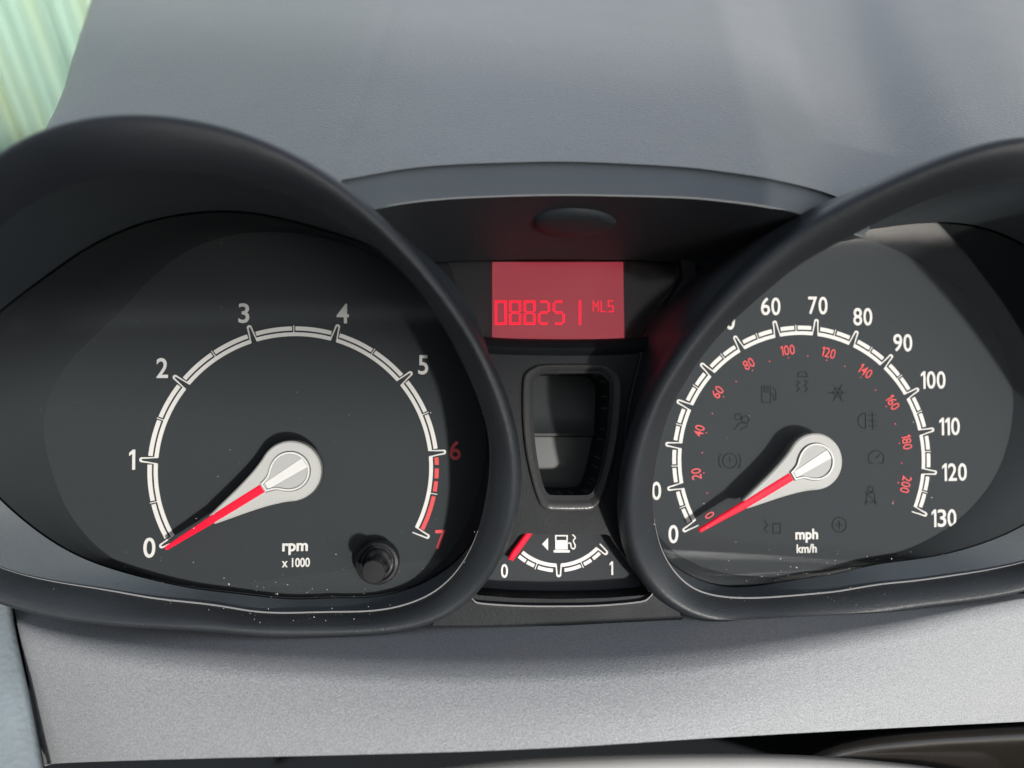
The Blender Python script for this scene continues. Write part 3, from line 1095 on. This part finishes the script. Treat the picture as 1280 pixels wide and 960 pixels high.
# ================================================================== CENTRE HOUSING
house = thing('instrument_housing', P(700, 600, 0.0), 'black centre fascia between the two gauges with a deep tapered pocket', 'fascia')
HF = 0.012
outer = px([(588, 430), (812, 430), (803, 470), (796, 510), (790, 580), (796, 640), (812, 690), (832, 735), (858, 782), (540, 782), (566, 742), (592, 690), (607, 640), (613, 580), (607, 510), (598, 465)], HF)
hole_px = [(667, 481), (669, 474), (675, 469), (684, 467), (742, 467), (752, 469), (759, 475), (762, 484), (760, 525), (755, 562), (748, 595), (742, 612), (738, 617), (730, 619), (692, 619), (685, 617), (681, 611),
           (676, 595), (670, 562), (667, 525)]
fuel_px = [(649, 669), (655, 667), (757, 668), (763, 670), (812, 741), (806, 744), (760, 747.5), (700, 749), (640, 747.5), (598, 744), (592, 741)]
hole = px(cat_rom(hole_px, 3, True), HF)
fuel = px(fuel_px, HF)
V, F = plate(outer, [hole, fuel], HF, -0.03)
obj('fascia_plate', V, F, 'fascia', house)
# pocket trim: a satin frame with sloping faces
out_px = [(653, 482), (656, 468), (666, 460), (682, 456), (746, 456), (762, 461), (772, 470), (776, 484), (774, 525), (768, 565), (758, 602), (749, 626), (743, 634), (733, 638), (689, 638), (679, 634), (673, 626),
          (665, 602), (657, 565), (653, 525)]
oc = cat_rom(out_px, 5, True)
ic = cat_rom(hole_px, 5, True)
def at_h(lst, h): return [L(loc(u, v, HF).x, h, loc(u, v, HF).z) for u, v in lst]
def mixpx(t): return [((1 - t) * a[0] + t * b[0], (1 - t) * a[1] + t * b[1]) for a, b in zip(oc, ic)]
rings = [at_h(oc, HF - 0.001), at_h(oc, HF + 0.0009), at_h(mixpx(.08), HF + 0.0016), at_h(mixpx(.25), HF + 0.0018), at_h(mixpx(.5), HF + 0.0010), at_h(mixpx(.85), HF - 0.0012), at_h(mixpx(1.0), HF - 0.0030), at_h(ic, HF - 0.012)]
V, F = loft(rings)
obj('pocket_trim', V, F, 'trim', house, True, angle=50)
# pocket walls, stepped floor
hl = [(loc(u, v, HF).x, loc(u, v, HF).z) for u, v in ic]
rings = [[L(x, HF - 0.0121, z) for x, z in hl], [L(x, -0.022, z) for x, z in hl]]
V, F = loft(rings)
obj('pocket_wall', V, F, 'fascia', house, True, angle=50)
zt, zm, zb = max(z for x, z in hl) + .004, loc(700, 543, HF - 0.02).z, min(z for x, z in hl) - .004
xl, xr = min(x for x, z in hl) - .004, max(x for x, z in hl) + .004
prof = [(-0.0105, zt), (-0.0085, zm + 0.0060), (-0.0068, zm + 0.0014), (-0.0060, zm + 0.0004), (-0.0062, zm - 0.0004), (-0.0085, zm - 0.0009), (-0.0088, zm - 0.006), (-0.0100, zb)]
V = [L(x, h, z) for h, z in prof for x in (xl, xr)]
obj('pocket_floor', V, grid_faces(len(prof), 2), 'insert', house, True, angle=30)
# side ribs of the centre fascia, beside the pocket
for pts in ([(802, 440), (792, 482), (785, 521), (782, 557), (781, 610), (781, 640)],):
    q = [P(u, v, HF + 0.0002) for u, v in cat_rom(pts, 5)]
    V, F = tube(q, 0.0009, 8)
    obj('rib', V, F, 'fascia', house, True)
# sill under the display
q = cat_rom([(596, 433), (640, 436), (720, 437), (790, 435), (860, 428)], 6)
rr = [[P(u, v - 13, 0.0095) for u, v in q], [P(u, v - 10, 0.0125) for u, v in q], [P(u, v - 2, 0.0145) for u, v in q], [P(u, v + 4, 0.0135) for u, v in q], [P(u, v + 10, 0.0110) for u, v in q]]
V, F = loft(rr, False)
obj('display_sill', V, F, 'fascia', house, True, angle=60)

# ================================================================== FUEL GAUGE
fg = thing('fuel_gauge', P(698, 700, 0.0), 'small fuel gauge below the pocket with a pump symbol and red needle at 0', 'gauge')
HG = 0.002
ff = [(642, 662), (768, 662), (822, 750), (580, 752)]
V, F = slab(px(ff, HG), HG - 0.003, HG)
obj('dial_face', V, F, 'dial', fg)
# slanted sill with a highlight painted along its lip
q = cat_rom([(588, 744), (592, 750), (602, 754), (650, 757), (700, 757.5), (750, 756.5), (800, 752), (812, 746), (816, 741)], 4)
rr = [[P(u, v - 12, HG + .0002) for u, v in q], [P(u, v - 5, HF - .004) for u, v in q], [P(u, v - 0.5, HF + .0012) for u, v in q], [P(u, v + 1.0, HF + .0014) for u, v in q], [P(u, v + 4, HF + .0002) for u, v in q]]
V, F = loft(rr, False)
obj('window_lip', V, F, 'trim', fg, True, angle=40)
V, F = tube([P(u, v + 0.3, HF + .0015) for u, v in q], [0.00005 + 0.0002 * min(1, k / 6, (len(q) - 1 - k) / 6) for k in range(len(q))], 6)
obj('lip_highlight', V, F, 'lip', fg, True)
fc = loc(698, 637, HG)
def fpt(u, v): k = loc(u, v, HG); return (k.x, k.z)
def fang(u, v):
    k = loc(u, v, HG)
    return math.degrees(math.atan2(k.z - fc.z, k.x - fc.x)), math.hypot(k.x - fc.x, k.z - fc.z)
kf = (loc(699, 700, HG).x - loc(698, 700, HG).x)
r_in = 68.5 * kf
a_l, a_r, a_m = fang(653, 690)[0], fang(747, 684)[0], -90
def fband(r0, r1, a0, a1, name):
    V, F = ribbon(arc(fc.x, fc.z, (r0 + r1) / 2, a0, a1, 16), r1 - r0, HG - .0001, HG + .0002)
    return obj(name, V, F, 'white', fg)
r0, r1 = r_in - 2.2 * kf, r_in + 2.2 * kf
fband(r0, r1, a_l, a_m - 2.6, 'scale_arc'); fband(r0, r1, a_m + 2.6, a_r - 1.0, 'scale_arc')
o0, o1 = r_in + 4.3 * kf, r_in + 8.6 * kf
seg = [(a_l, a_l + 8), (a_l + 9.5, a_l + 17.2), (a_l + 21, a_m - 5.5), (a_m + 5.5, -68.5), (-65, -57), (-55, -46.5)]
for a, b in seg:
    fband(o0, o1, a, b, 'scale_segment')
for a in (a_l + 19, -66.8):
    d = Vector((math.cos(rad(a)), math.sin(rad(a)))); cc = Vector((fc.x, fc.z))
    V, F = ribbon([tuple(cc + d * r1), tuple(cc + d * (o1 + 1.5 * kf))], 1.0 * kf, HG - .0001, HG + .0002)
    obj('minor_tick', V, F, 'white', fg)
for a, open_ in ((a_m, 0), (-42.5, 1)):
    d = Vector((math.cos(rad(a)), math.sin(rad(a)))); n = Vector((-d.y, d.x)); cc = Vector((fc.x, fc.z))
    rt = r_in + 14 * kf
    pts = [cc + d * (r0 + kf) + n * 3.2 * kf, cc + d * (rt - 3 * kf) + n * 2.3 * kf]
    for k in range(1, 6):
        t = math.pi * k / 6
        pts.append(cc + d * (rt - 3 * kf + 2.4 * kf * math.sin(t)) + n * 2.3 * kf * math.cos(t))
    pts += [cc + d * (rt - 3 * kf) - n * 2.3 * kf, cc + d * (r0 + kf) - n * 3.2 * kf]
    V, F = ribbon([tuple(p) for p in pts], [1.6 * kf, 1.7 * kf] + [2.4 * kf] * 5 + [1.7 * kf, 1.6 * kf], HG - .0001, HG + .0002)
    obj('major_tick', V, F, 'white', fg)
for t, u, v, w in (('0', 630.5, 713.5, 8.5), ('1', 764, 710, 5)):
    k = loc(u, v, HG)
    number('numeral', t, k.x, k.z, 17 * kf, 8.5 * kf, 'white', fg, 0, HG + .00015, 0.012)
# pump symbol
pp = merge(slab([fpt(692, 690.5), fpt(712, 690.5), fpt(712, 687.5), fpt(692, 687.5)], HG - .0001, HG + .0002),
           slab([fpt(694, 686.8), fpt(709.5, 686.8), fpt(709.5, 675), fpt(694, 675)], HG - .0001, HG + .0002),
           ribbon([fpt(694.6, 676), fpt(694.6, 669.5), fpt(708.8, 669.5), fpt(708.8, 676)], 1.7 * kf, HG - .0001, HG + .0002),
           ribbon([fpt(*p) for p in cat_rom([(710, 679), (713, 679), (714, 684), (717, 686), (719, 682), (716.5, 676), (719, 672), (715.5, 668)], 4)], 1.5 * kf, HG - .0001, HG + .0002))
obj('pump_symbol', *pp, 'white', fg)
V, F = slab([fpt(677.5, 680), fpt(685, 672), fpt(685, 688)], HG - .0001, HG + .0002)
obj('side_arrow', V, F, 'white', fg)
# needle
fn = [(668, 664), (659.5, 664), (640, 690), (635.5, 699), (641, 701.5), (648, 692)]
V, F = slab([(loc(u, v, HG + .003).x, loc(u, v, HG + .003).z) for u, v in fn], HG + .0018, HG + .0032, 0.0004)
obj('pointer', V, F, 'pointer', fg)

# ================================================================== ODOMETER DISPLAY
HW = 0.008
od = thing('odometer_display', P(700, 376, 0.0), 'red lit display reading 088251 MLS in a smoked window under the brow', 'display')
HS = 0.0035
win = [(540, 322), (835, 322), (846, 330), (846, 345), (815, 398), (806, 416), (800, 424), (790, 429), (625, 429), (606, 424), (590, 405), (560, 360)]
V, F = slab(px([(552, 300), (858, 300), (850, 350), (806, 440), (604, 440), (575, 370)], 0.0), -0.003, 0.0)
obj('display_mask', V, F, 'displayback', od)
V, F = slab(px([(616, 327.5), (779, 327.5), (780.5, 426), (616, 426)], HS), 0.0002, HS)
obj('screen', V, F, 'lcd', od)
V, F = slab(px(win, HW), HW - 0.0008, HW)
obj('smoked_window', V, F, 'smoke', od)
# surround of the window, right-hand cheek
q = [(846, 320), (850, 345), (819, 398), (809, 418), (802, 428), (790, 433)]
rr = [[P(u, v, HW - .001) for u, v in q], [P(u + 4, v + 2, HW + .004) for u, v in q], [P(u + 22, v + 8, HW + .004) for u, v in q]]
V, F = loft(rr, False)
obj('window_cheek', V, F, 'fascia', house, False)
# dot-built digits
SEG = {'0': 'abcdef', '1': 'bc', '2': 'abged', '3': 'abgcd', '4': 'fgbc', '5': 'afgcd', '6': 'afgedc', '7': 'abc', '8': 'abcdefg', '9': 'abcfgd'}
def digit(ch, u0, u1, v0, v1):
    NX, NZ = 5, 11
    on = set()
    s = SEG[ch]
    for i in range(NX):
        for j in range(NZ):
            edge_x = i in (0, NX - 1)
            if 'a' in s and j == 0 and 0 < i < NX - 1: on.add((i, j))
            if 'd' in s and j == NZ - 1 and 0 < i < NX - 1: on.add((i, j))
            if 'g' in s and j == 5 and 0 < i < NX - 1: on.add((i, j))
            if 'f' in s and i == 0 and 1 <= j <= 4: on.add((i, j))
            if 'b' in s and i == NX - 1 and 1 <= j <= 4: on.add((i, j))
            if 'e' in s and i == 0 and 6 <= j <= 9: on.add((i, j))
            if 'c' in s and i == NX - 1 and 6 <= j <= 9: on.add((i, j))
    if ch in '08': on |= {(0, 0), (NX - 1, 0), (0, NZ - 1), (NX - 1, NZ - 1)}
    if ch == '0': on |= {(0, 5), (NX - 1, 5)}
    if ch == '1': on |= {(NX - 1, 0), (NX - 1, 5), (NX - 1, NZ - 1)}
    parts = []
    for i, j in on:
        u = u0 + (u1 - u0) * i / (NX - 1)
        v = v0 + (v1 - v0) * j / (NZ - 1)
        c_ = loc(u, v, HS)
        parts.append(lathe(c_.x, c_.z, [(0.00044, HS - .0001), (0.00044, HS + .00015)], 8))
    V, F = merge(*parts)
    return obj('digit', V, F, 'digit', od)
for ch, u0, u1 in (('0', 620, 632), ('8', 638, 650), ('8', 656, 668), ('2', 674, 686), ('5', 692.5, 704.5), ('1', 713, 725)):
    digit(ch, u0, u1, 377, 404.5)
def letter(strokes, u0, u1, v0, v1):
    parts = []
    for s in strokes:
        parts.append(ribbon([(loc(u0 + (u1 - u0) * a, v1 - (v1 - v0) * b, HS).x, loc(u0 + (u1 - u0) * a, v1 - (v1 - v0) * b, HS).z) for a, b in s], 0.00030, HS - .0001, HS + .00014))
    V, F = merge(*parts)
    return obj('letter', V, F, 'digit', od)
letter([[(0, 0), (0, 1), (.5, .45), (1, 1), (1, 0)]], 741.5, 748, 376, 389.5)
letter([[(0, 1), (0, 0), (1, 0)]], 751.5, 757, 376, 389.5)
letter([[(1, 1), (0, 1), (0, .5), (1, .5), (1, 0), (0, 0)]], 760.5, 766.5, 376, 389.5)

# ================================================================== LOWER TRIM
def shelf_pt(u, v, d):
    r = ray(u, v)
    return r * d
panel = thing('lower_trim_panel', P(640, 860, 0.02), 'wide light grey grained panel below the gauges, sunlit along its front', 'trim panel')
us = [-10 + 20 * i for i in range(0, 72)]
edge_v = cat_rom([(-40, 768), (40, 778), (120, 793), (220, 813), (350, 829), (500, 839), (640, 841), (780, 836), (900, 824), (1020, 803), (1120, 783), (1220, 758), (1330, 735), (1450, 715)], 8)  # shelf edge follows a shade line; shelf shaped to stay out of the sun
def interp(tab, u):
    for a, b in zip(tab, tab[1:]):
        if a[0] <= u <= b[0]: return a[1] + (b[1] - a[1]) * (u - a[0]) / (b[0] - a[0])
    return tab[-1][1] if u > tab[-1][0] else tab[0][1]
bot_v = cat_rom([(-40, 962), (60, 956), (300, 948.5), (640, 938), (900, 922), (1100, 911), (1280, 902), (1450, 894)], 8)
rows_n = [0, 1, 2, 3, 4, 5, 6, 7, 8, 9, 10, 11, 12]
sheet = [[] for _ in rows_n]
Z0, D0, TS = -0.0690, 0.2385, 0.24
LEFTX = None
def seam_u(v):
    return interp([(700, 14), (760, 18), (800, 25), (870, 40), (955, 56), (1000, 64)], v)
for j in range(72):
    s = j / 71
    col = []
    for i, tt in enumerate(rows_n):
        vb = interp(edge_v, 20 + s * 1400)
        u = 20 + s * 1400
        def dsh(v):                       # depth of the shelf at photo row v
            return (-Z0 + D0 * TS) / ((v - 480) / FPX + TS)
        vt = 742
        db = dsh(vb)
        vz = interp(bot_v, u)
        if i <= 4:
            v = vt + (vb + 4 - vt) * i / 4
            d = dsh(v)
        else:
            k = (i - 4) / 8
            v = (vb + 4) + (vz - vb - 4) * k
            # slope of the front face, rolling over from the shelf
            d1 = dsh(vb + 4)
            f = k + 0.10 * math.sin(math.pi * k) * 1.0
            d = d1 - 0.010 * f
        uu = u if j > 0 else seam_u(v)
        if j == 0: u = uu
        w = ray(uu if j == 0 else (seam_u(v) * (1 - s) ** 6 + u * (1 - (1 - s) ** 6)), v) * d
        sheet[i].append(w)
# folded-back lower edge
sheet.append([p + Vector((0, 0.004, -0.0012)) for p in sheet[-1]])
sheet.append([p + Vector((0, 0.02, -0.0005)) for p in sheet[-1]])
V, F = loft(sheet, False)
po = obj('panel_skin', V, F, 'panel', panel, True, angle=80)
# left return of the panel along the seam
side = thing('side_trim_panel', P(10, 860, 0.03), 'narrow blue-grey trim piece left of the seam in the lower panel', 'trim panel')
rows2 = []
for i in range(9):
    v = 735 + 260 * i / 8
    row = []
    for k, off in enumerate((2.5, 4.5, 12, 40, 120, 420)):
        u = seam_u(v) - off
        base = interp([(735, 0.233), (800, 0.223), (870, 0.214), (995, 0.203)], v)
        d = base + (0.006 if k == 0 else (0.0008 if k == 1 else -0.0004 * k))
        row.append(ray(u, v) * d)
    rows2.append(row)
V, F = loft(rows2, False)
obj('trim_skin', V, F, 'side', side, True, angle=70)
# dark backing behind the seam and below the panel
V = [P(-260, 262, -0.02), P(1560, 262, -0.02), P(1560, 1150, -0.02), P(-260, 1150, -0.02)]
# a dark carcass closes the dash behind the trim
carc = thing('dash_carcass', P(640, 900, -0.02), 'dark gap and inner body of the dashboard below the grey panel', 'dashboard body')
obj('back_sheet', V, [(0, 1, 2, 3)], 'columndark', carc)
def panel_depth(u):
    vb = interp(edge_v, u) + 4
    return (-Z0 + D0 * TS) / ((vb - 480) / FPX + TS) - 0.010


# steering column cover rising into the bottom of the frame
colm = thing('steering_column_cover', ray(870, 1000) * 0.15, 'rounded pale column cover just showing along the bottom edge below the panel', 'column cover')
top = cat_rom([(380, 1000), (480, 972), (570, 957), (660, 948), (780, 943), (900, 941.5), (1010, 944), (1100, 951), (1180, 962), (1280, 990)], 6)
rr = []
for dv, dd in ((2, 0.014), (0, 0.006), (1.5, 0.003), (7, 0.0005), (18, -0.001), (40, -0.002), (80, -0.003), (150, -0.004)):
    rr.append([ray(u, v + dv) * (panel_depth(u) + 0.006 + dd) for u, v in top])
V, F = loft(rr, False)
obj('upper_shell', V, F, 'column', colm, True, angle=80)
cover = thing('column_side_cover', ray(1180, 940) * 0.23, 'glossy black cover with painted brown sheen in the gap at the lower right, below the panel', 'cover')
ub = [1010 + 22 * i for i in range(21)]
rr = []
for dv, dd in ((4, 0.020), (7, 0.014), (13, 0.0115), (22, 0.0105), (34, 0.0115), (50, 0.016), (80, 0.026)):
    rr.append([ray(u, interp(bot_v, u) + dv + 22 * math.exp(-(u - 1010) / 45)) * (panel_depth(u) + dd) for u in ub])
V, F = loft(rr, False)
obj('cover_shell', V, F, 'sidecover', cover, True, angle=80)

# ================================================================== UNSEEN CAR ROOF (added to block sun from the upper instruments)
# its right-hand rail curve is shaped to set where the low sun falls
XR = 0.45
rail = []
for u, v in cat_rom([(-160, 440), (0, 350), (150, 285), (300, 268), (450, 300), (550, 400), (650, 445), (740, 420), (830, 335), (900, 285), (960, 240), (1010, 190), (1060, 60)], 4):
    p = P(u, v, 0.0)
    rail.append(W(p + SUN_C * ((XR - p.x) / SUN_C.x)))
rail.sort(key=lambda p: p.y)
rail = [p for p in rail if p.y < -0.50]
first, last = rail[0], rail[-1]
rail = [Vector((XR, first.y - d, first.z)) for d in (0.8, 0.3)] + rail + [Vector((XR, y, last.z)) for y in (last.y + 0.03,)]
rr = []
for dx, dz in ((-0.012, -0.004), (0.0, 0.0), (0.004, 0.012), (-0.05, 0.016), (-0.3, 0.05), (-0.8, 0.07), (-1.25, 0.05), (-1.45, 0.0)):
    rr.append([Vector((p.x + dx, p.y, p.z + dz)) for p in rail])
roof = bpy.data.objects.new('shading_roof', None)
roof.location = (0, -0.6, rail[0].z)
COL.objects.link(roof)
tag(roof, 'pale headliner of the unseen car roof, its edge shaped to block the sun', 'car roof')
V, F = loft(rr, False)
o = obj('headliner', V, F, 'roof', roof, True, world_co=True)
md = o.modifiers.new('thickness', 'SOLIDIFY')
md.thickness = 0.02
print('rail', [tuple(round(c, 2) for c in p) for p in rail])

# ================================================================== THE CABIN BEHIND THE CAMERA (unseen shell, added to shape bounce and reflections)
M['carpet'] = mat('floor carpet', (0.022, 0.024, 0.028), 0.95, mottle=0.2)
M['doorcard'] = mat('door lining', (0.05, 0.055, 0.06), 0.7, mottle=0.1)
M['seatcloth'] = mat('seat cloth', (0.045, 0.05, 0.058), 0.95, mottle=0.2)


def box(x0, x1, y0, y1, z0, z1):
    V = [(x, y, z) for x in (x0, x1) for y in (y0, y1) for z in (z0, z1)]
    return V, [(0, 1, 3, 2), (4, 5, 7, 6), (0, 1, 5, 4), (2, 3, 7, 6), (0, 2, 6, 4), (1, 3, 7, 5)]


fl = obj('cabin_floor', *box(-1.0, 0.52, -1.9, 0.62, 0.30, 0.34), 'carpet', world_co=True)
tag(fl, kind='structure')
V, F = loft([[Vector((x, y, z)) for y in (-1.9, -0.6, 0.1, 0.62)] for x, z in ((0.52, 0.30), (0.49, 0.55), (0.46, 0.80), (0.47, 0.93), (0.50, 0.965), (0.54, 0.95))], False)
door = bpy.data.objects.new('door', None)
door.location = (0.5, -0.4, 0.6)
COL.objects.link(door)
tag(door, 'dark lining of the door on the right hand side of the driver', 'car door')
obj('lining', V, F, 'doorcard', door, True, world_co=True)
rb = obj('cabin_rear_wall', *box(-1.0, 0.44, -1.80, -1.74, 0.3, 1.58), 'seatcloth', world_co=True)
tag(rb, kind='structure')
ls = obj('cabin_left_wall', *box(-1.06, -1.0, -1.8, 0.3, 0.3, 1.72), 'doorcard', world_co=True)
tag(ls, kind='structure')

# ================================================================== UNSEEN WALL BEHIND THE CAR, ADDED FOR THE LENSES TO REFLECT
M['reflectwall'] = matte('wall render', [(0.66, 0.66, 0.64), (0.74, 0.74, 0.72)], (0.6, 0.6, 0.6))
yard = obj('reflection_wall', *box(-5, 10, -6.2, -6.0, 0, 3.2), 'reflectwall', world_co=True)
tag(yard, 'plain white wall added unseen behind the car for the lenses to reflect', 'wall')
obj('coping', *box(-5.03, 10.03, -6.25, -5.95, 3.202, 3.26), 'reflectwall', yard, world_co=True)

# ================================================================== DUST
def dust(name, label, spots, rmax):
    parts = []
    for p, n_ in spots:
        r = rmax * (0.25 + 0.75 * random.random() ** 3)
        n_ = n_.normalized()
        e1 = n_.cross(Vector((0.3, 0.5, 0.8))).normalized()
        e2 = n_.cross(e1)
        k = 5
        el = 1 + 1.5 * random.random() ** 4
        V = [p + n_ * 0.00012 + (e1 * math.cos(2 * math.pi * i / k) * el + e2 * math.sin(2 * math.pi * i / k)) * r for i in range(k)] + [p + n_ * (0.00012 + r * 0.6)]
        parts.append((V, [(i, (i + 1) % k, k) for i in range(k)] + [tuple(range(k))]))
    V, F = merge(*parts)
    o = obj(name, V, F, 'dust')
    o['kind'] = 'stuff'
    return o


def on_lens(c, a3, f, a):
    i = int(a / (2 * math.pi) * NA) % NA
    r, h = a3[i]
    gl = lens_plane(a3)
    return L(c[0] + r * f * math.cos(a), lens_h(gl, r * f * math.sin(a)), c[1] + r * f * math.sin(a))


nrm_ = RD @ Vector((0, -1, 0))
for c, tabs, nm in ((TC, ta, 'left'), (SC, sa, 'right')):
    a1, a2, a3, a4 = tabs
    spots = []
    for _ in range(40):                     # scattered over the clear cover
        spots.append((on_lens(c, a3, math.sqrt(random.random()) * 0.98, random.random() * 2 * math.pi), nrm_))
    for _ in range(55):                    # gathered along its lower edge
        a = rad(random.gauss(268, 34))
        spots.append((on_lens(c, a3, 1 - abs(random.gauss(0, 0.13)), a), nrm_))
    dust('dust_specks', None, spots, 0.00016)
    spots = []
    for _ in range(70):                    # lint on the lower lip
        a = rad(random.gauss(270, 40)) % (2 * math.pi)
        i = int(a / (2 * math.pi) * NA) % NA
        t = random.random() ** 0.5
        r = a1[i][0] * (1 - t) + a2[i][0] * t - 0.0012
        h = a1[i][1] * (1 - t) + a2[i][1] * t
        spots.append((L(c[0] + r * math.cos(a), h + 0.0002, c[1] + r * math.sin(a)), nrm_))
    dust('dust_specks', None, spots, 0.00012)
